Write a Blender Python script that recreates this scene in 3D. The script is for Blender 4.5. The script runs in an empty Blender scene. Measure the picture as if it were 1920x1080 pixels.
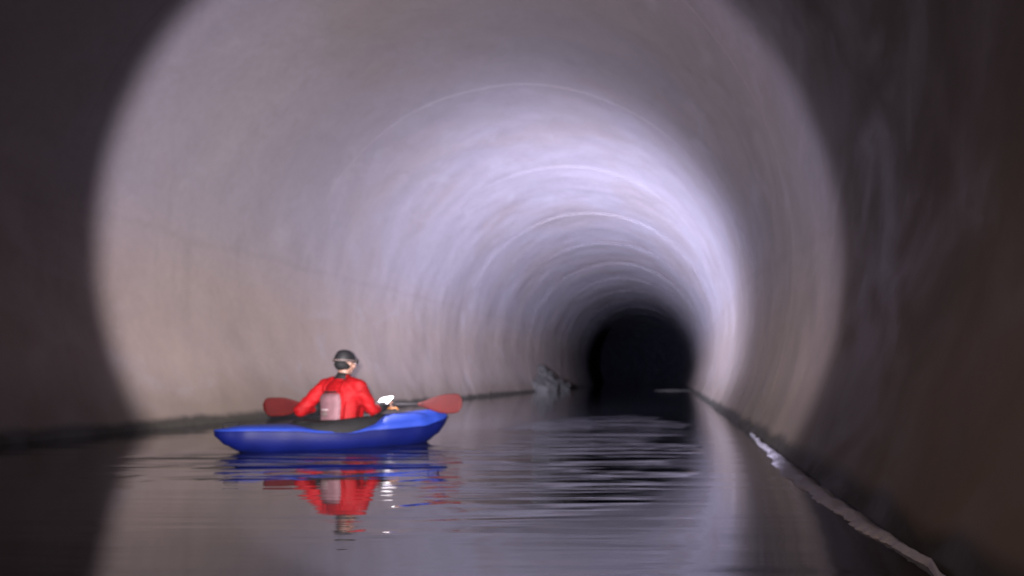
import bpy, bmesh, math, random
from mathutils import Vector, Matrix, noise
random.seed(7)
S = bpy.context.scene
COL = S.collection
R = math.radians

# ------------------------------------------------------------------ helpers
def mesh_obj(name, verts, faces, mat, parent=None, smooth=True):
    me = bpy.data.meshes.new(name)
    me.from_pydata([tuple(v) for v in verts], [], faces)
    me.validate()
    bm = bmesh.new(); bm.from_mesh(me)
    bmesh.ops.recalc_face_normals(bm, faces=bm.faces)
    bm.to_mesh(me); bm.free()
    for p in me.polygons: p.use_smooth = smooth
    me.materials.append(mat)
    o = bpy.data.objects.new(name, me); COL.objects.link(o)
    if parent: o.parent = parent
    return o

def tag(o, label=None, cat=None, group=None, kind=None):
    if label: o['label'] = label
    if cat: o['category'] = cat
    if group: o['group'] = group
    if kind: o['kind'] = kind
    return o

def empty(name, loc, rz=0):
    o = bpy.data.objects.new(name, None); COL.objects.link(o)
    o.empty_display_size = .2
    o.location = loc; o.rotation_euler = (0, 0, rz)
    return o

def interp(tab, t):
    if t <= tab[0][0]: return tab[0][1]
    for (a, va), (b, vb) in zip(tab, tab[1:]):
        if t <= b:
            s = (t-a)/(b-a); s = s*s*(3-2*s)*.5 + s*.5
            return va + (vb-va)*s
    return tab[-1][1]

class MB:
    """collects shapes into one mesh"""
    def __init__(s): s.v = []; s.f = []
    def add(s, vs, fs):
        n = len(s.v); s.v += [Vector(v) for v in vs]; s.f += [tuple(i+n for i in f) for f in fs]
    def rings(s, rings, cap=True, closed=True):
        n = len(rings[0]); vs = [v for r in rings for v in r]; fs = []
        for i in range(len(rings)-1):
            for j in range(n if closed else n-1):
                k = (j+1) % n
                fs.append((i*n+j, i*n+k, (i+1)*n+k, (i+1)*n+j))
        if cap:
            fs.append(tuple(range(n))); fs.append(tuple((len(rings)-1)*n + j for j in range(n)))
        s.add(vs, fs)
    def tube(s, pts, rad, n=12, flat=1.0, up=None):
        pts = [Vector(p) for p in pts]
        if not isinstance(rad, (list, tuple)): rad = [rad]*len(pts)
        rings = []; prev = None
        for i, p in enumerate(pts):
            d = (pts[min(i+1, len(pts)-1)] - pts[max(i-1, 0)]).normalized()
            if prev is None:
                a = Vector(up) if up else (Vector((0,0,1)) if abs(d.z) < .9 else Vector((0,1,0)))
            else: a = prev
            x = d.cross(a).normalized(); y = x.cross(d).normalized(); prev = y
            r = rad[i]
            rings.append([p + x*math.cos(2*math.pi*k/n)*r + y*math.sin(2*math.pi*k/n)*r*flat for k in range(n)])
        s.rings(rings)
    def ell(s, c, r, rot=None, nu=20, nv=14):
        c = Vector(c); M = rot or Matrix.Identity(3)
        vs = [c + M @ Vector((0,0,-r[2]))]; fs = []
        for i in range(1, nv):
            th = -math.pi/2 + math.pi*i/nv
            for j in range(nu):
                ph = 2*math.pi*j/nu
                vs.append(c + M @ Vector((r[0]*math.cos(th)*math.cos(ph), r[1]*math.cos(th)*math.sin(ph), r[2]*math.sin(th))))
        vs.append(c + M @ Vector((0,0,r[2])))
        for j in range(nu):
            fs.append((0, 1+(j+1) % nu, 1+j))
            for i in range(nv-2):
                a = 1+i*nu; b = a+nu
                fs.append((a+j, a+(j+1) % nu, b+(j+1) % nu, b+j))
            a = 1+(nv-2)*nu
            fs.append((a+j, a+(j+1) % nu, len(vs)-1))
        s.add(vs, fs)
    def limb(s, a, b, ra, rb):
        a = Vector(a); b = Vector(b)
        n = 8
        s.tube([a.lerp(b, i/n) for i in range(n+1)], [ra + (rb-ra)*i/n for i in range(n+1)], 14)
        s.ell(a, (ra,)*3, nu=14, nv=10); s.ell(b, (rb,)*3, nu=14, nv=10)
    def build(s, name, mat, parent=None, smooth=True):
        return mesh_obj(name, s.v, s.f, mat, parent, smooth)

def fuse(o, voxel, smooth=4):
    """voxel union of overlapping closed shapes -> one continuous surface"""
    m = o.modifiers.new('r', 'REMESH'); m.mode = 'VOXEL'; m.voxel_size = voxel; m.use_smooth_shade = True
    q = o.modifiers.new('s', 'SMOOTH'); q.iterations = smooth; q.factor = .5
    dg = bpy.context.evaluated_depsgraph_get()
    me = bpy.data.meshes.new_from_object(o.evaluated_get(dg))
    mats = list(o.data.materials)
    o.modifiers.clear(); o.data = me
    me.materials.clear()
    for k in mats: me.materials.append(k)
    for p in me.polygons: p.use_smooth = True; p.material_index = 0
    return o

# ------------------------------------------------------------------ materials
def new_mat(name):
    m = bpy.data.materials.new(name); m.use_nodes = True
    nt = m.node_tree; b = nt.nodes['Principled BSDF']
    return m, nt, b

class N:
    def __init__(s, nt): s.nt = nt
    def node(s, t, **kw):
        n = s.nt.nodes.new(t)
        for k, v in kw.items(): setattr(n, k, v)
        return n
    def link(s, a, b): s.nt.links.new(a, b)
    def put(s, sock, v):
        if isinstance(v, bpy.types.NodeSocket): s.link(v, sock)
        else: sock.default_value = v
    def math(s, op, a, b=None, c=None, clamp=False):
        n = s.node('ShaderNodeMath', operation=op); n.use_clamp = clamp
        s.put(n.inputs[0], a)
        if b is not None: s.put(n.inputs[1], b)
        if c is not None: s.put(n.inputs[2], c)
        return n.outputs[0]
    def noise(s, vec, scale, detail=4, rough=.55, dist=0):
        n = s.node('ShaderNodeTexNoise'); s.link(vec, n.inputs['Vector'])
        n.inputs['Scale'].default_value = scale; n.inputs['Detail'].default_value = detail
        n.inputs['Roughness'].default_value = rough; n.inputs['Distortion'].default_value = dist
        return n.outputs['Fac']
    def mapping(s, vec, scale=(1,1,1), loc=(0,0,0), rot=(0,0,0)):
        n = s.node('ShaderNodeMapping'); s.link(vec, n.inputs[0])
        n.inputs['Scale'].default_value = scale; n.inputs['Location'].default_value = loc
        n.inputs['Rotation'].default_value = rot
        return n.outputs[0]
    def rng(s, v, a, b, c=0., d=1., smooth=True):
        n = s.node('ShaderNodeMapRange'); n.interpolation_type = 'SMOOTHSTEP' if smooth else 'LINEAR'
        s.put(n.inputs[0], v)
        for i, x in enumerate((a, b, c, d)): s.put(n.inputs[i+1], x)
        return n.outputs[0]
    def mix(s, f, a, b, blend='MIX'):
        n = s.node('ShaderNodeMix', data_type='RGBA', blend_type=blend)
        s.put(n.inputs[0], f)
        s.put(n.inputs[6], a if isinstance(a, bpy.types.NodeSocket) else (*a, 1))
        s.put(n.inputs[7], b if isinstance(b, bpy.types.NodeSocket) else (*b, 1))
        return n.outputs[2]
    def bump(s, h, strength, dist, normal=None):
        n = s.node('ShaderNodeBump'); n.inputs['Strength'].default_value = strength
        n.inputs['Distance'].default_value = dist; s.link(h, n.inputs['Height'])
        if normal is not None: s.link(normal, n.inputs['Normal'])
        return n.outputs[0]

def simple(name, col, rough=.6, var=.25, nscale=9, bump=.15, metal=0., spec=.5, coat=0.):
    m, nt, b = new_mat(name); q = N(nt)
    g = q.node('ShaderNodeTexCoord').outputs['Object']
    n1 = q.noise(g, nscale, 5)
    dark = tuple(c*(1-var) for c in col); lite = tuple(min(1, c*(1+var)) for c in col)
    q.link(q.mix(q.rng(n1, .3, .7), dark, lite), b.inputs['Base Color'])
    b.inputs['Roughness'].default_value = rough; b.inputs['Metallic'].default_value = metal
    b.inputs['Specular IOR Level'].default_value = spec
    b.inputs['Coat Weight'].default_value = coat
    q.link(q.bump(q.noise(g, nscale*5, 4), bump, .01), b.inputs['Normal'])
    return m

WALL_TOP = (0.190, 0.172, 0.192)
WALL_LOW = (0.212, 0.170, 0.148)
def concrete():
    m, nt, b = new_mat('tunnel_concrete'); q = N(nt)
    g = q.node('ShaderNodeTexCoord').outputs['Object']
    sep = q.node('ShaderNodeSeparateXYZ'); q.link(g, sep.inputs[0])
    x, y, z = sep.outputs
    big = q.noise(g, .33, 4, .55, .4)
    mid = q.noise(g, 1.1, 6, .6, .6)
    fine = q.noise(g, 9, 8, .65)
    left = q.math('LESS_THAN', x, -2.9)
    # height of the joint where arch meets side wall: level on the left, sloping on the right
    hr = q.math('ADD', q.math('MULTIPLY', y, .075), 1.48)
    hr = q.math('MINIMUM', hr, 2.5)
    hl = q.math('ADD', q.math('MULTIPLY', y, .02), 2.50)
    hj = q.math('ADD', q.math('MULTIPLY', left, hl), q.math('MULTIPLY', q.math('SUBTRACT', 1., left), hr))
    hz = q.math('SUBTRACT', q.math('ADD', z, q.math('MULTIPLY', q.math('SUBTRACT', mid, .5), .25)), hj)
    low = q.rng(hz, .9, -1.3)
    c = q.mix(low, WALL_TOP, WALL_LOW)
    # broad discoloured patches
    c = q.mix(q.math('MULTIPLY', q.rng(big, .42, .62), .45), c, (0.1742, 0.1441, 0.1373))
    c = q.mix(q.math('MULTIPLY', q.rng(mid, .5, .8), .25), c, (0.1273, 0.1240, 0.1407))
    # lime bloom patches
    bl = q.noise(q.mapping(g, (1, .6, 1), (5, 3, 1)), .9, 5, .6, 1.2)
    c = q.mix(q.math('MULTIPLY', q.rng(bl, .56, .76), .35), c, (0.2546, 0.2446, 0.2680))
    # vertical seepage streaks
    st = q.noise(q.mapping(g, (3.0, 1.6, .22), (0, 0, 0)), 1.0, 6, .65, .5)
    c = q.mix(q.math('MULTIPLY', q.rng(st, .54, .78), .15), c, (0.0670, 0.0603, 0.0469))
    # joint line
    jl = q.rng(q.math('ABSOLUTE', q.math('ADD', hz, q.math('MULTIPLY', q.math('SUBTRACT', fine, .5), .05))), .01, .09, 1., 0.)
    c = q.mix(q.math('MULTIPLY', jl, .09), c, (0.0871, 0.0737, 0.0670))
    # tide marks: brown silt coat above the waterline and a black slimy line at it
    silt = q.rng(q.math('ADD', z, q.math('MULTIPLY', q.math('SUBTRACT', mid, .5), .9)), .95, .05)
    c = q.mix(q.math('MULTIPLY', silt, .65), c, (0.1005, 0.0771, 0.0536))
    slime = q.rng(q.math('ADD', z, q.math('MULTIPLY', q.math('SUBTRACT', mid, .5), .22)), .17, .06)
    c = q.mix(q.math('MULTIPLY', slime, .93), c, (0.0147, 0.0147, 0.0094))
    c = q.mix(q.rng(fine, .2, .8, .0, .2), c, (0.0871, 0.0804, 0.0737))
    far = q.rng(q.math('ADD', y, q.math('MULTIPLY', big, 14.)), 46., 76.)  # far darkness is put into the wall colour, deepening with distance
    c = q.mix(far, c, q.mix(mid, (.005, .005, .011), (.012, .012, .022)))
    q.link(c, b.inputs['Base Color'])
    q.link(q.rng(mid, .3, .7, .5, .8), b.inputs['Roughness'])
    b.inputs['Specular IOR Level'].default_value = .22
    n1 = q.bump(fine, .12, .01)
    n2 = q.bump(mid, .2, .06, n1)
    q.link(n2, b.inputs['Normal'])
    return m

def water_mat():
    m, nt, b = new_mat('dark_water'); q = N(nt)
    g = q.node('ShaderNodeTexCoord').outputs['Object']
    b.inputs['Base Color'].default_value = (.005, .005, .006, 1)
    b.inputs['Roughness'].default_value = .045
    b.inputs['IOR'].default_value = 1.42
    sep = q.node('ShaderNodeSeparateXYZ'); q.link(g, sep.inputs[0])
    x, y, z = sep.outputs
    def blob(cx, cy, rx, ry):
        dx = q.math('DIVIDE', q.math('SUBTRACT', x, cx), rx); dy = q.math('DIVIDE', q.math('SUBTRACT', y, cy), ry)
        return q.rng(q.math('ADD', q.math('MULTIPLY', dx, dx), q.math('MULTIPLY', dy, dy)), 1.0, .15)
    wob = q.math('SUBTRACT', q.noise(g, .8, 3, .6), .5)
    x = q.math('ADD', x, q.math('MULTIPLY', wob, 1.6)); y = q.math('ADD', y, q.math('MULTIPLY', wob, 3.5))
    wake = q.math('MAXIMUM', blob(-.75, 6.2, .95, 3.2), blob(-1.0, 10.0, 1.35, 3.4))
    boat = q.math('MULTIPLY', blob(-3.0, 6.2, 1.7, 1.5), .7)
    mask = q.math('MAXIMUM', wake, boat)
    mask = q.math('MULTIPLY', mask, q.rng(q.noise(q.mapping(g, (.5, .9, 1)), 1.0, 2, .5), .30, .60, .35, 1.))
    w1 = q.noise(q.mapping(g, (.42, 2.6, 1), rot=(0, 0, R(6))), 1.0, 2, .45, .5)
    w2 = q.noise(q.mapping(g, (1.3, 8.0, 1), rot=(0, 0, R(-4))), 1.0, 2, .5, .4)
    h = q.math('MULTIPLY', q.math('ADD', q.math('SUBTRACT', w1, .5), q.math('MULTIPLY', q.math('SUBTRACT', w2, .5), .16)), q.math('ADD', q.math('MULTIPLY', mask, 1.), .03))
    n1 = q.bump(h, 1.0, .17)
    q.link(n1, b.inputs['Normal'])
    return m

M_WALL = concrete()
M_WATER = water_mat()
M_HULL = simple('blue_hull_plastic', (.0002, .0014, .024), .55, .12, 4, .05, spec=.12)
M_DECK = simple('blue_deck_plastic', (.004, .015, .115), .55, .12, 4, .05, spec=.3)
M_BLACK = simple('black_neoprene', (.0035, .0035, .004), .75, .2, 20, .2, spec=.12)
M_RED = simple('red_nylon', (.10, .001, .002), .7, .2, 7, .5, spec=.1)
M_REDB = simple('red_blade_plastic', (.026, .0005, .0006), .7, .12, 7, .1, spec=.15)
M_GREY = simple('grey_pink_fabric', (.070, .036, .042), .7, .15, 12, .4, spec=.15)
M_LABEL = simple('dark_badge', (.05, .035, .035), .6, .1)
M_REFL = simple('pale_reflective_tape', (.17, .14, .145), .4, .08)
M_SKIN = simple('skin', (.11, .058, .042), .55, .08, 20, .1)
M_HELM = simple('black_helmet_shell', (.005, .005, .006), .4, .2, 6, .05)
M_STRAP = simple('pale_strap', (.045, .03, .028), .7, .1)
M_SHAFT = simple('dark_shaft', (.008, .007, .008), .7, .1, spec=.1)
M_CARD = simple('white_plastic_card', (.7, .68, .7), .5, .03)
M_ORANGE = simple('orange_webbing', (.16, .055, .006), .6, .12)
M_REFLECTION = simple('pale_reflection', (.38, .38, .46), .6, .06, 14, .6)  # pale colour stands in for bright wall light mirrored in the water
M_SILT = simple('silt', (.035, .031, .022), .9, .3, 3, .6)
M_RUB = simple('broken_concrete', (.022, .020, .018), .9, .35, 2.2, .9)

# ------------------------------------------------------------------ tunnel
RAD, CX, CZ = 4.31, -2.89, 2.0
Y_BEND, BEND_R = 58.0, 110.0
def centre(y):
    """centre line: straight, then a slow bend to the left; returns point and unit normal (to the right)"""
    if y <= Y_BEND: return Vector((CX, y, 0)), Vector((1, 0, 0))
    a = (y-Y_BEND)/BEND_R
    return Vector((CX - BEND_R*(1-math.cos(a)), Y_BEND + BEND_R*math.sin(a), 0)), Vector((math.cos(a), math.sin(a), 0))

tunnel = empty('tunnel', (0, 0, 0))
tag(tunnel, 'round concrete tunnel whose pale ringed lining curves over the water into darkness', 'tunnel')
JOINTS = [-19.3, -13.7, -8.1, -2.5, 3.1, 8.75] + [8.75+5.6*k for k in range(1, 20)]
NA = 144
for i in range(len(JOINTS)-1):
    a, b = JOINTS[i], JOINTS[i+1]
    near = b > 0 and a < 24
    nl = 56 if near else 24
    oz = ox = 0.
    ro = random.uniform(-.002, .002)
    rings = []
    ys = [a + (b-a)*k/nl for k in range(nl+1)]
    prof = [(a, .12), (a, .0)] + [(y, 0.) for y in ys[1:-1]] + [(b, .0)]
    for (y, extra) in prof:
        c, nrm = centre(y); ring = []
        for j in range(NA):
            t = 2*math.pi*j/NA
            p0 = Vector((math.cos(t)*2.2, math.sin(t)*2.2, y*.5))
            dr = .030*noise.noise(p0) + .012*noise.noise(p0*3.3)
            top = max(0, math.sin(t))**2                    # each ring flares a little at the crown, so the next one's lip shows
            far_rough = min(1, max(0, (y-60)/25))                 # rougher surface in the far part, added to go with the painted darkness
            dr += far_rough*.12*noise.noise(p0*.6)
            r = RAD + ro + dr + extra + .008*top*top*((y-a)/(b-a) - .5)
            ring.append(c + nrm*(r*math.cos(t)+ox) + Vector((0, 0, CZ + oz + r*math.sin(t))))
        rings.append(ring)
    mb = MB(); mb.rings(rings, cap=False)
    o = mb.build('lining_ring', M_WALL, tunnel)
    bm = bmesh.new(); bm.from_mesh(o.data)
    for e in bm.edges:
        if len(e.link_faces) == 2 and e.calc_face_angle(0) > R(40): e.smooth = False
    bm.to_mesh(o.data); bm.free()

# ------------------------------------------------------------------ water
vs = []; fs = []
ys = [-19 + k*1.5 for k in range(90)]
for y in ys:
    c, nrm = centre(y)
    vs += [c - nrm*3.95, c + nrm*3.95]
for i in range(len(ys)-1): fs.append((2*i, 2*i+1, 2*i+3, 2*i+2))
water = mesh_obj('water', vs, fs, M_WATER, smooth=False)
tag(water, kind='structure')
water.data.update()
if water.data.polygons[0].normal.z < 0: water.data.flip_normals()

def wall_x(y, z=0., side=1):
    return CX + side*math.sqrt(RAD**2 - (CZ-z)**2)

# ------------------------------------------------------------------ pale strip at the right wall, reflected light put into its colour
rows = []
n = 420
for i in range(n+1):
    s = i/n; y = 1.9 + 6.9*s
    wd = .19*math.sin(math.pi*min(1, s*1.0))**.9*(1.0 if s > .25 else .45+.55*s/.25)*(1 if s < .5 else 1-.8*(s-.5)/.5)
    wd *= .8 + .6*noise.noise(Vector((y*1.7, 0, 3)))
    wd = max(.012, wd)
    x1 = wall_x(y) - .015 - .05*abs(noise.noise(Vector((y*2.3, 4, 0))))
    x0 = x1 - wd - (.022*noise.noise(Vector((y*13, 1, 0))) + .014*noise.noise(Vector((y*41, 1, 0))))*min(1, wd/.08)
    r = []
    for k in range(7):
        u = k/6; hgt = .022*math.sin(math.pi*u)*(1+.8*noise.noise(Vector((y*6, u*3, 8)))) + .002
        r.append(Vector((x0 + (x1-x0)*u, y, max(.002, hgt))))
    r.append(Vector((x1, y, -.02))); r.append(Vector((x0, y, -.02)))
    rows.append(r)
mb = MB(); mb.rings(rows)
reflection = mb.build('reflection_line', M_REFLECTION)
tag(reflection, 'pale ragged strip painted as reflected light on the water along the right wall', 'reflection')

# ------------------------------------------------------------------ silt bank far on the right
def mound(name, cx, cy, rx, ry, h, mat, seed, rough=.3, nu=48, nr=14, base=-.15):
    vs = [Vector((cx, cy, h))]; fs = []
    for i in range(1, nr+1):
        for j in range(nu):
            t = 2*math.pi*j/nu; s = i/nr
            k = 1 + rough*noise.noise(Vector((math.cos(t)*1.5, math.sin(t)*1.5, seed)))
            x = cx + rx*s*k*math.cos(t); y = cy + ry*s*k*math.sin(t)
            z = h*(1-s*s)**.8*(1 + rough*1.6*noise.noise(Vector((x*2, y*2, seed)))) + base*s**4
            vs.append(Vector((x, y, z)))
    for j in range(nu): fs.append((0, 1+j, 1+(j+1) % nu))
    for i in range(nr-1):
        for j in range(nu):
            a = 1+i*nu; b = a+nu
            fs.append((a+j, b+j, b+(j+1) % nu, a+(j+1) % nu))
    return mesh_obj(name, vs, fs, mat)
bank = mound('silt_bank', .15, 39.5, 1.9, 1.2, .05, M_SILT, 3.3)
tag(bank, 'low pale silt bank at the foot of the right wall before the dark end', 'silt bank')

# ------------------------------------------------------------------ broken concrete on the left wall
rb = MB()
for k in range(34):
    yy = 36.5 + random.uniform(0, 8)
    up = random.random()**1.3
    zz = -.1 + 1.3*up*max(.1, 1-abs(yy-39)/6)
    r = random.uniform(.5, .85)*(1-.35*up)
    xx = CX - math.sqrt(max(.1, RAD**2 - (zz-CZ)**2)) - .12 + random.uniform(0, .35)*(1-up)
    rot = Matrix.Rotation(random.uniform(0, 6), 3, 'Z') @ Matrix.Rotation(random.uniform(0, 6), 3, 'X')
    n0 = len(rb.v)
    rb.ell((xx, yy, zz), (r, r*.8, r*.7), rot, 12, 8)
    c = Vector((xx, yy, zz))
    for q in range(n0, len(rb.v)):
        d = rb.v[q]-c
        rb.v[q] = c + d*(1+.45*noise.noise(d*2.5 + Vector((k, 0, 0))))
rub = rb.build('rubble', M_RUB, smooth=False)
tag(rub, 'rough heap of broken concrete against the left wall far down the tunnel', 'rubble')

# ------------------------------------------------------------------ kayak
KX, KY, KYAW, HL = -3.22, 7.24, R(-50), 1.06
kayak = empty('kayak', (KX, KY, 0), KYAW)
tag(kayak, 'short blue kayak with upturned bow floating broadside on the dark water', 'kayak')
W = [(-1, .035), (-.93, .11), (-.8, .19), (-.5, .29), (-.1, .335), (.3, .325), (.65, .25), (.85, .16), (.95, .09), (1, .03)]
K = [(-1, .15), (-.93, .07), (-.82, .0), (-.6, -.06), (0, -.09), (.5, -.07), (.75, -.02), (.9, .08), (.97, .17), (1, .23)]
G = [(-1, .19), (-.8, .19), (-.45, .18), (-.25, .155), (.0, .14), (.18, .16), (.4, .165), (.7, .175), (.9, .22), (1, .25)]
T = [(-1, .205), (-.8, .235), (-.45, .235), (-.25, .20), (.0, .19), (.18, .23), (.34, .295), (.6, .31), (.85, .33), (.95, .32), (1, .285)]
NT = 60
hull = MB(); deck = MB(); hr = []; dr_ = []
for i in range(NT+1):
    t = -1 + 2*i/NT
    w, k, g, c = interp(W, t), interp(K, t), interp(G, t), interp(T, t)
    ring = []
    for j in range(17):
        a = -math.pi/2 + math.pi*j/16            # -90..90
        sx = math.sin(a); e = abs(sx)
        px = w*math.copysign(e**.95, sx)
        pz = g - (g-k)*(max(0, math.cos(a))**.85)
        ring.append(Vector((px, t*HL, pz)))
    hr.append(ring)
    ring = []
    for j in range(17):
        a = -math.pi/2 + math.pi*j/16
        px = (w-.004)*math.copysign(abs(math.sin(a))**.85, math.sin(a))
        pz = g + .003 + (c-g)*max(0, math.cos(a))**(.9 if t < .2 else .75)
        ring.append(Vector((px, t*HL, pz)))
    dr_.append(ring)
hull.rings(hr, cap=True, closed=False); deck.rings(dr_, cap=True, closed=False)
hull.build('hull', M_HULL, kayak)
deck.build('deck', M_DECK, kayak)
seam = MB()
for sgn in (-1, 1):
    seam.tube([Vector((sgn*(interp(W, -1+2*i/NT)+.002), (-1+2*i/NT)*HL, interp(G, -1+2*i/NT))) for i in range(NT+1)], .007, 6)
seam.build('seam_band', M_HULL, kayak)
def oval(cy, a, b, z0, dz, n=48):
    return [Vector((b*math.cos(2*math.pi*i/n)*(1-.12*math.sin(2*math.pi*i/n)), cy + a*math.sin(2*math.pi*i/n), z0 + dz*math.sin(2*math.pi*i/n))) for i in range(n)]
CY0 = -.02
# coaming
co = MB(); path = oval(CY0, .42, .262, .255, .03)
rings = []
for i, p in enumerate(path):
    out = Vector((p.x, p.y-CY0, 0)).normalized()
    rings.append([p + out*math.cos(2*math.pi*k/8)*.02 + Vector((0, 0, math.sin(2*math.pi*k/8)*.014)) for k in range(8)])
rings.append(rings[0]); co.rings(rings, cap=False)
wall_in = [[Vector((p.x*.97, CY0+(p.y-CY0)*.97, p.z)) for p in path+[path[0]]], [Vector((p.x*1.0, CY0+(p.y-CY0)*1.0, .10)) for p in path+[path[0]]]]
co.rings(wall_in, cap=False, closed=False)
co.build('cockpit_rim', M_BLACK, kayak)
# spray skirt: rises from the rim to the waist, its hem hangs over the deck edge
sk = MB(); sr = []
for (f, z, dz) in ((1.24, .125, .03), (1.25, .16, .035), (1.2, .21, .04), (1.1, .262, .035), (.95, .275, .03), (.80, .272, .02), (.60, .268, .0), (.40, .262, .0)):
    pth = oval(CY0 - (.0 if f > .8 else .08), .42*f, .262*f if f > .5 else .20, z, dz)
    sr.append([p + Vector((0, 0, .008*noise.noise(p*9))) for p in pth])
sk.rings(sr, cap=False)
sk.build('spray_skirt', M_BLACK, kayak)
# raised thigh ridge across the foredeck + grab handles
rd = MB()
pts = []
for j in range(13):
    a = -1.25 + 2.5*j/12
    w = interp(W, .30)
    pts.append(Vector((w*.98*math.sin(a), .50 - .06*math.cos(a)+.06, interp(G, .38)+.02 + (interp(T, .40)-interp(G, .38))*max(0, math.cos(a))**.8)))
rd.tube(pts, .022, 8, .7)
for t0, dz in ((-.88, .012), (.86, .012)):
    hb = MB(); z = interp(T, t0)
    hb.tube([Vector((0, (t0-.06)*HL, z-.005)), Vector((0, (t0-.045)*HL, z+.03)), Vector((0, (t0+.045)*HL, z+.03)), Vector((0, (t0+.06)*HL, z-.005))], .009, 8)
    hb.build('grab_handle', M_BLACK, kayak)

# ------------------------------------------------------------------ kayaker
PX, PY, BY = -3.21, 7.20, R(20)       # BY: how far the torso is turned to the right
cb, sb = math.cos(BY), math.sin(BY)
person = empty('person', (PX, PY, .10), -BY)
tag(person, 'kayaker in red jacket and black helmet seen from behind, sitting in blue kayak', 'person')
def loc(wx, wy, z):      # world offset from the seat -> body frame
    return Vector((wx*cb - wy*sb, wx*sb + wy*cb, z-.10))
def B(x, y, z): return Vector((x, y, z-.10))
# paddle grip points (offsets from the seat, world axes)
PC = Vector((.05, .40, .385)); PYAW = R(-4); PROLL = R(1.0)
pdir = Vector((math.cos(PYAW)*math.cos(PROLL), math.sin(PYAW)*math.cos(PROLL), math.sin(PROLL)))
gr = PC + pdir*.27; gl = PC - pdir*.40
RH = loc(*gr); LH = loc(*gl)
SH = {1: B(.185, .03, .585), -1: B(-.185, .00, .585)}
EL = {1: loc(.27, .08, .35), -1: loc(-.40, .02, .345)}
HND = {1: RH, -1: LH}

def torso(mb, grow=0.):
    secs = [(.10, .175, .125, .0), (.18, .165, .115, .0), (.28, .155, .108, .005), (.38, .165, .115, .015), (.47, .18, .122, .02), (.54, .185, .115, .02), (.60, .155, .095, .02), (.64, .09, .07, .03)]
    rings = []
    for z, a, b, y in secs:
        rings.append([B((a+grow)*math.cos(2*math.pi*k/28), y + (b+grow)*math.sin(2*math.pi*k/28), z) for k in range(28)])
    mb.rings(rings)

def finger_set(mb, side, palm, axis, fwd, up, scale=1.0):
    """four fingers closed round the shaft (axis = shaft), thumb coming from the side of the palm"""
    lens = (.040, .045, .042, .033)
    for i in range(4):
        c = palm + axis*((i-1.5)*.021)
        rr = .0090 if i < 3 else .0078
        pts = []
        for a in (110, 70, 30, -15, -60, -100)[: 6 if i < 3 else 5]:
            pts.append(c + (up*math.sin(R(a)) + fwd*math.cos(R(a)))*(.0255 + .0006*i) - axis*(.001*i))
        mb.tube(pts, [rr*1.1, rr*1.1, rr*1.05, rr, rr*.95, rr*.8][:len(pts)], 10)
        mb.ell(pts[-1], (rr*.82,)*3, nu=10, nv=8); mb.ell(pts[0], (rr*1.15,)*3, nu=10, nv=8)
    t0 = palm - fwd*.012 - axis*.034*1
    pts = [t0 - up*.004, t0 - up*.022 + fwd*.006 + axis*.006, palm - up*.027 + fwd*.016 - axis*.010, palm - up*.020 + fwd*.028 + axis*.004]
    mb.tube(pts, [.013, .0115, .010, .0085], 10); mb.ell(pts[-1], (.0085,)*3, nu=10, nv=8)

body = MB()
torso(body, -.012)
# neck, head
body.limb(B(0, .02, .60), B(0, .045, .72), .062, .055)
HC = B(0, .065, .815)
HYAW = Matrix.Rotation(R(-6), 3, 'Z') @ Matrix.Rotation(R(-11), 3, 'X')
def hp(x, y, z): return HC + HYAW @ Vector((x, y, z))
body.ell(hp(0, -.012, .022), (.074, .094, .092), HYAW)
body.ell(hp(0, .020, -.035), (.058, .070, .075), HYAW)
body.ell(hp(0, .060, -.080), (.030, .026, .024), HYAW)             # chin
body.limb(hp(0, .082, .012), hp(0, .104, -.022), .010, .014)       # nose
for s_ in (-1, 1):
    body.ell(hp(s_*.013, .098, -.026), (.009, .010, .007), HYAW)
    body.ell(hp(s_*.077, -.008, -.010), (.010, .019, .031), HYAW)  # ears
    body.ell(hp(s_*.031, .078, .012), (.020, .012, .009), HYAW)    # brow / lids
    body.ell(hp(s_*.040, .060, -.025), (.024, .024, .022), HYAW)   # cheeks
body.limb(hp(-.02, .086, -.054), hp(.02, .086, -.054), .0075, .0075)  # lips
# arms
for s_ in (-1, 1):
    body.limb(SH[s_], EL[s_], .050, .040)
    h = HND[s_]; d = (h-EL[s_]).normalized()
    wrist = h - d*.062
    body.limb(EL[s_], wrist, .041, .026)
    ax = Vector((pdir.x*cb - pdir.y*sb, pdir.x*sb + pdir.y*cb, pdir.z))
    fw = (d - ax*d.dot(ax)).normalized(); up = Vector((0, 0, 1)); up = (up - ax*up.dot(ax)); up = (up - fw*up.dot(fw)).normalized()
    pc = h - fw*.034 + up*.012
    body.limb(wrist, pc, .025, .024)
    for q_ in range(4):
        body.limb(pc - d*.018, h - fw*.027 + up*.016 + ax*((q_-1.5)*.020), .015, .0125)
    finger_set(body, s_, h, ax*s_*-1, fw, up)
# thighs and shins reaching under the foredeck
ky = Vector((math.sin(-KYAW), math.cos(KYAW), 0))      # kayak heading in world
def kdir(f, side, z):
    w = ky*f + Vector((ky.y, -ky.x, 0))*side
    return loc(w.x, w.y, z)
for s_ in (-1, 1):
    hip = kdir(.0, s_*.08, .10); knee = kdir(.40, s_*.16, .20); foot = kdir(.78, s_*.09, .06)
    body.limb(hip, knee, .075, .050); body.limb(knee, foot, .050, .036)
    body.limb(foot, foot + kdir(.06, 0, .16) - B(0, 0, .10), .034, .026)
bo = body.build('body', M_SKIN, person)
fuse(bo, .0055, 3)
# face details
for s_ in (-1, 1):
    e = MB(); e.ell(hp(s_*.031, .083, .002), (.012, .008, .008), HYAW, 12, 8); 
    e.build('eye', M_REFL, person)
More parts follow.
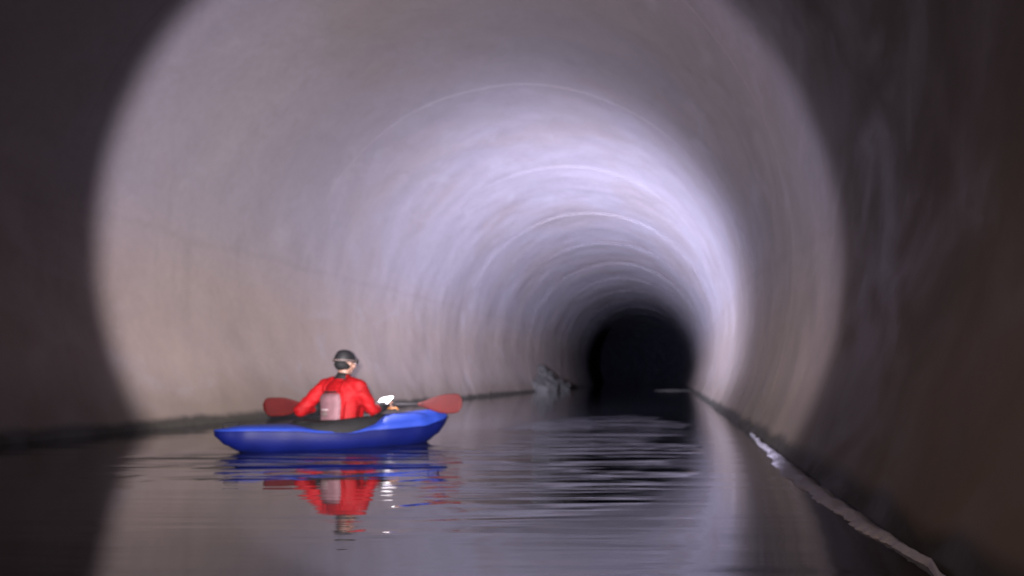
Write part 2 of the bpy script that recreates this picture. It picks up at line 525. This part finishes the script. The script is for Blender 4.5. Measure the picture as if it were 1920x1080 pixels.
# jacket
jk = MB(); torso(jk, .012)
jk.limb(B(0, .02, .60), B(0, .035, .665), .075, .066)
for s_ in (-1, 1):
    jk.limb(B(s_*.10, .02, .60), SH[s_], .072, .072)
    jk.limb(SH[s_], EL[s_], .072, .060)
    h = HND[s_]; d = (h-EL[s_]).normalized()
    jk.limb(EL[s_], h - d*(.13 if s_ < 0 else .20), .060, .046)
jo = jk.build('jacket', M_RED, person); fuse(jo, .012, 5)
jo.data.update()
for v in jo.data.vertices:
    nz = noise.noise(Vector((v.co.x*9, v.co.y*9, v.co.z*22))) * .013 + noise.noise(v.co*30)*.004
    v.co += v.normal*nz
# black cuffs / gloves' gauntlets
for s_ in (-1, 1):
    h = HND[s_]; d = (h-EL[s_]).normalized(); c = MB()
    c.tube([h - d*.24, h - d*.22, h - d*.15, h - d*.08, h-d*.055], [.046, .060, .056, .046, .040], 16)
    c.build('cuff', M_BLACK, person)
# neck gasket
nk = MB(); nk.tube([B(0, .025, .635), B(0, .038, .675), B(0, .045, .70)], [.082, .070, .062], 20)
nk.build('collar', M_BLACK, person)
# buoyancy vest: back panel + side, with badge and tape; front panel too
def panel(name, a0, a1, z0, z1, grow, mat, th=.03, nx=14, nz=12, round_=.0):
    secs = [(.10, .175, .125, .0), (.18, .165, .115, .0), (.28, .158, .110, .005), (.38, .168, .118, .015), (.47, .183, .125, .02), (.54, .188, .120, .02), (.60, .16, .10, .02)]
    def at(ang, z, g):
        a = interp([(q_[0], q_[1]) for q_ in secs], z); b = interp([(q_[0], q_[2]) for q_ in secs], z); y = interp([(q_[0], q_[3]) for q_ in secs], z)
        return B((a+g)*math.cos(ang), y + (b+g)*math.sin(ang), z)
    vs = []; fs = []
    for layer in (0, 1):
        for j in range(nz+1):
            for i in range(nx+1):
                u, v = i/nx, j/nz
                edge = min(u, 1-u, v, 1-v)
                shrink = 1 - .18*(abs(2*v-1)**4)
                ang = (a0+a1)/2 + (a1-a0)*(u-.5)*shrink
                puff = min(1, edge/.14)**.5
                g = grow + (th*puff if layer else 0)
                vs.append(at(ang, z0 + (z1-z0)*v, g))
    L = (nx+1)*(nz+1)
    for j in range(nz):
        for i in range(nx):
            a = j*(nx+1)+i
            fs.append((a, a+1, a+nx+2, a+nx+1)); fs.append((L+a, L+a+nx+1, L+a+nx+2, L+a+1))
    for i in range(nx):
        fs.append((i, L+i, L+i+1, i+1)); a = nz*(nx+1)+i; fs.append((a, a+1, L+a+1, L+a))
    for j in range(nz):
        a = j*(nx+1); fs.append((a, a+nx+1, L+a+nx+1, L+a)); a += nx; fs.append((a, L+a, L+a+nx+1, a+nx+1))
    return mesh_obj(name, vs, fs, mat, person), at
vest, at = panel('vest_back', R(-90-50), R(-90+32), .18, .515, .02, M_GREY, .03)
panel('vest_side', R(-90+40), R(-90+85), .20, .44, .02, M_RED, .022)
panel('vest_front', R(90-60), R(90+60), .20, .53, .02, M_RED, .045)
for nm, a0, a1, z0, z1, m_, g_ in (('badge', -118, -93, .295, .345, M_LABEL, .052), ('reflective_strip', -122, -89, .353, .366, M_REFL, .052), ('yoke_strap', -125, -70, .520, .538, M_BLACK, .026)):
    p, _ = panel(nm, R(a0), R(a1), z0, z1, g_, m_, .004, 8, 3)
for s_ in (-1, 1):
    st = MB(); pts = []
    for q_ in range(9):
        u = q_/8; ang = math.pi*u
        pts.append(B(s_*.105, -.115*math.cos(ang)*1.12 + .02, .525 + .125*math.sin(ang)**.8))
    st.tube(pts, .022, 8, .35); st.build('shoulder_strap', M_RED if s_ > 0 else M_RED, person)
# helmet
he = MB(); rings = []
for i in range(13):
    th = R(-8 + 98*i/12)
    ring = []
    for j in range(32):
        ph = 2*math.pi*j/32
        drop = -.030*max(0, -math.sin(ph))**1.5 - .02*abs(math.cos(ph))**2
        r = math.cos(th)
        ring.append(hp(.091*r*math.cos(ph), -.012 + .112*r*math.sin(ph), .028 + .092*math.sin(th) + drop*(1 if i < 4 else max(0, 1-(i-3)/3))))
    rings.append(ring)
inner = [[hp(*( (HYAW.transposed() @ (v-HC)) * .93)) for v in rings[0]]]
he.rings(inner + rings, cap=True)
hm = he.build('helmet', M_HELM, person)
# dark hood below the helmet at the back of the head
hd = MB(); hd.ell(hp(0, -.030, -.035), (.071, .080, .060), HYAW); hd.build('balaclava', M_BLACK, person)
# headlamp: strap round the helmet + lamp housing on the forehead
sp_ = MB(); rr = []
for j in range(41):
    ph = 2*math.pi*j/40
    c = Vector((.095*math.cos(ph), -.012 + .116*math.sin(ph), .012 + .018*math.sin(ph)))
    o_ = Vector((math.cos(ph), math.sin(ph), 0))
    rr.append([hp(*(c + Vector((0, 0, .006)))), hp(*(c + o_*.004 + Vector((0, 0, .006)))), hp(*(c + o_*.004 - Vector((0, 0, .006)))), hp(*(c - Vector((0, 0, .006))))])
sp_.rings(rr, cap=False)
lamp = sp_.build('headlamp', M_STRAP, person)
ho = MB(); ho.tube([hp(0, .100, .030), hp(0, .128, .030), hp(0, .132, .030)], [.026, .026, .022], 18); ho.build('lamp_housing', M_BLACK, lamp)
m, nt, b = new_mat('lamp_lens'); b.inputs['Emission Color'].default_value = (.9, .9, 1, 1); b.inputs['Emission Strength'].default_value = 20
M_LENS = m
ln = MB(); ln.tube([hp(0, .1325, .030), hp(0, .1345, .030)], [.018, .018], 18); ln.build('lens', M_LENS, lamp)

# ------------------------------------------------------------------ paddle
pad = empty('paddle', (PX+PC.x, PY+PC.y, PC.z))
pad.rotation_euler = (0, -PROLL, PYAW)
tag(pad, 'double bladed kayak paddle with red blades and thin dark shaft held by kayaker', 'paddle')
PL = 1.04
sf = MB(); sf.tube([Vector((-PL+.40 + (2*PL-.80)*i/12, 0, 0)) for i in range(13)], .015, 12); sf.build('shaft', M_SHAFT, pad)
for s_, tilt in ((-1, 12), (1, -10)):
    bl = MB(); rings = []
    for i in range(15):
        u = i/14; x = s_*(PL-.46 + .46*u)
        hw = .016 + .083*math.sin(min(1, u*1.5)*math.pi/2)**1.3
        if u > .86: hw *= math.sqrt(max(.05, 1-((u-.86)/.15)**2))
        cam = .03*(u**2)
        ring = []
        for k in range(16):
            a = 2*math.pi*k/16
            th = (.012*(1-u)**2 + .004)
            zz = hw*math.cos(a); yy = -cam + th*math.sin(a) - .012*(1-(math.cos(a))**2)*0
            v = Vector((0, yy, zz)); v.rotate(Matrix.Rotation(R(tilt), 3, 'X')); v.x = x
            ring.append(v)
        rings.append(ring)
    bl.rings(rings); bl.build('blade', M_REDB, pad)

# ------------------------------------------------------------------ card held by the right hand
gw = Vector((PX, PY, 0)) + Vector(gr)
cd = empty('white_card', (gw.x-.02, gw.y-.06, gw.z+.04), R(-22))
tag(cd, 'small bright white card tilted above the hand over the foredeck', 'card')
c = MB(); rings = []
for (yy, s0) in ((-.004, 1.), (.004, 1.)):
    rings.append([Vector((x*s0, yy + .35*z*0, z*s0)) for x, z in ((-.095, -.050), (-.085, -.058), (.03, -.058), (.055, -.048), (.095, .034), (.088, .044), (-.01, .044), (-.060, .032))])
c.rings(rings); co_ = c.build('card_face', M_CARD, cd, smooth=False)
e = MB(); e.tube([Vector((.108, .001, .036)), Vector((.066, .001, -.042)), Vector((.02, .001, -.062))], .006, 8); e.build('card_edge', M_BLACK, cd)
cd.rotation_euler = (R(-38), R(-8), R(-22))
# orange strap on the foredeck
st = MB()
og = [Vector((-.06, 0, 0)), Vector((-.035, .01, .018)), Vector((.0, 0, .01)), Vector((.03, .01, .02)), Vector((.065, 0, .0))]
st.tube(og, [.008, .012, .010, .012, .007], 10, .6)
so = st.build('tow_strap', M_ORANGE)
so.location = (gw.x+.07, gw.y-.10, gw.z-.045); 
tag(so, 'short bunched orange strap on the foredeck below the white card', 'strap')

# ------------------------------------------------------------------ light: the kayaker's headlamp
lp = person.matrix_basis @ hp(0, .150, .030)
bpy.context.view_layer.update()
lp = person.matrix_world @ hp(0, .150, .030)
ld = bpy.data.lights.new('headlamp_light', 'POINT'); ld.shadow_soft_size = .018
ld.energy = 1.0
lo = bpy.data.objects.new('headlamp_light', ld); COL.objects.link(lo); lo.location = lp
def dirv(yaw, pitch): return Vector((math.sin(yaw)*math.cos(pitch), math.cos(yaw)*math.cos(pitch), math.sin(pitch)))
FACE = dirv(R(25), R(-12)); BEAM = dirv(R(3), R(7.5))
ld.use_nodes = True; nt = ld.node_tree; q = N(nt)
em = nt.nodes['Emission']
inc = q.node('ShaderNodeNewGeometry').outputs['Incoming']
def dotn(v):
    n = q.node('ShaderNodeVectorMath', operation='DOT_PRODUCT'); q.link(inc, n.inputs[0]); n.inputs[1].default_value = v
    return n.outputs['Value']
SPILL, HOT, SIG = 190., 215000., .190
cosb = q.math('MINIMUM', dotn(BEAM), .99999)
th = q.math('ARCCOSINE', cosb)
ga = q.math('EXPONENT', q.math('DIVIDE', q.math('MULTIPLY', th, th), -2*SIG*SIG))
spill = q.math('MULTIPLY', q.rng(dotn(FACE), -.08, .40), SPILL)
wide = q.math('EXPONENT', q.math('DIVIDE', q.math('MULTIPLY', th, th), -2*.42*.42))
hot = q.math('ADD', q.math('MULTIPLY', ga, HOT), q.math('MULTIPLY', wide, 2200.))
def colv(c, k):
    n = q.node('ShaderNodeVectorMath', operation='SCALE'); n.inputs[0].default_value = c; q.link(k, n.inputs['Scale']); return n.outputs[0]
ad = q.node('ShaderNodeVectorMath', operation='ADD')
q.link(colv((1.0, .93, 1.0), spill), ad.inputs[0]); q.link(colv((.84, .84, 1.16), hot), ad.inputs[1])
q.link(ad.outputs[0], em.inputs['Color']); em.inputs['Strength'].default_value = 1.

# the second paddler's torch, held just above the camera: a zoomed beam with a hard rim
td = bpy.data.lights.new('torch_light', 'SPOT'); td.shadow_soft_size = .03
td.energy = 1.0; td.spot_size = R(100); td.spot_blend = .1
to = bpy.data.objects.new('torch_light', td); COL.objects.link(to); to.location = (-.06, .0, .74)
TD = dirv(R(-12.1), R(7))
to.rotation_euler = TD.to_track_quat('-Z', 'Y').to_euler()
td.use_nodes = True; nt = td.node_tree; q = N(nt); em = nt.nodes['Emission']
inc = q.node('ShaderNodeNewGeometry').outputs['Incoming']
th = q.math('ARCCOSINE', q.math('MINIMUM', dotn(TD), .99999))
th2 = q.math('ARCCOSINE', q.math('MINIMUM', dotn(dirv(R(-20), R(2))), .99999))
ga = q.math('EXPONENT', q.math('DIVIDE', q.math('MULTIPLY', th2, th2), -2*.27**2))
rim = q.rng(th, R(25.9), R(24.0))
beam = q.math('MULTIPLY', q.math('ADD', q.math('MULTIPLY', ga, 23500.), 1700.), rim)
halo = q.math('MULTIPLY', q.rng(th2, R(66), R(18)), 250.)
fringe = q.math('MULTIPLY', q.math('MULTIPLY', q.rng(th, R(19.), R(25.0)), rim), 1100.)
ad = q.node('ShaderNodeVectorMath', operation='ADD'); ad2 = q.node('ShaderNodeVectorMath', operation='ADD')
q.link(colv((1.0, .91, .93), beam), ad.inputs[0]); q.link(colv((1.0, .70, .52), halo), ad.inputs[1])
q.link(ad.outputs[0], ad2.inputs[0]); q.link(colv((.55, .45, 1.5), fringe), ad2.inputs[1])
q.link(ad2.outputs[0], em.inputs['Color']); em.inputs['Strength'].default_value = 1.

# ------------------------------------------------------------------ world, camera, render
wd = bpy.data.worlds.new('World'); S.world = wd; wd.use_nodes = True
wd.node_tree.nodes['Background'].inputs[0].default_value = (.0, .0, .0, 1)
wd.node_tree.nodes['Background'].inputs[1].default_value = 0.
cam = bpy.data.cameras.new('camera'); co = bpy.data.objects.new('camera', cam); COL.objects.link(co)
co.location = (0, 0, .66); co.rotation_euler = (R(90), 0, 0)
cam.sensor_width = 36; cam.lens = 26.25; cam.clip_end = 500; cam.clip_start = .05
cam.dof.use_dof = True; cam.dof.focus_distance = 2.6; cam.dof.aperture_fstop = 1.8
cam.shift_x = -303/1920; cam.shift_y = 169/1920
S.camera = co
S.view_settings.view_transform = 'Standard'; S.view_settings.look = 'None'
S.view_settings.exposure = 0; S.view_settings.gamma = 1
S.cycles.use_denoising = True
S.cycles.max_bounces = 12; S.cycles.diffuse_bounces = 3
S.cycles.sample_clamp_indirect = 4
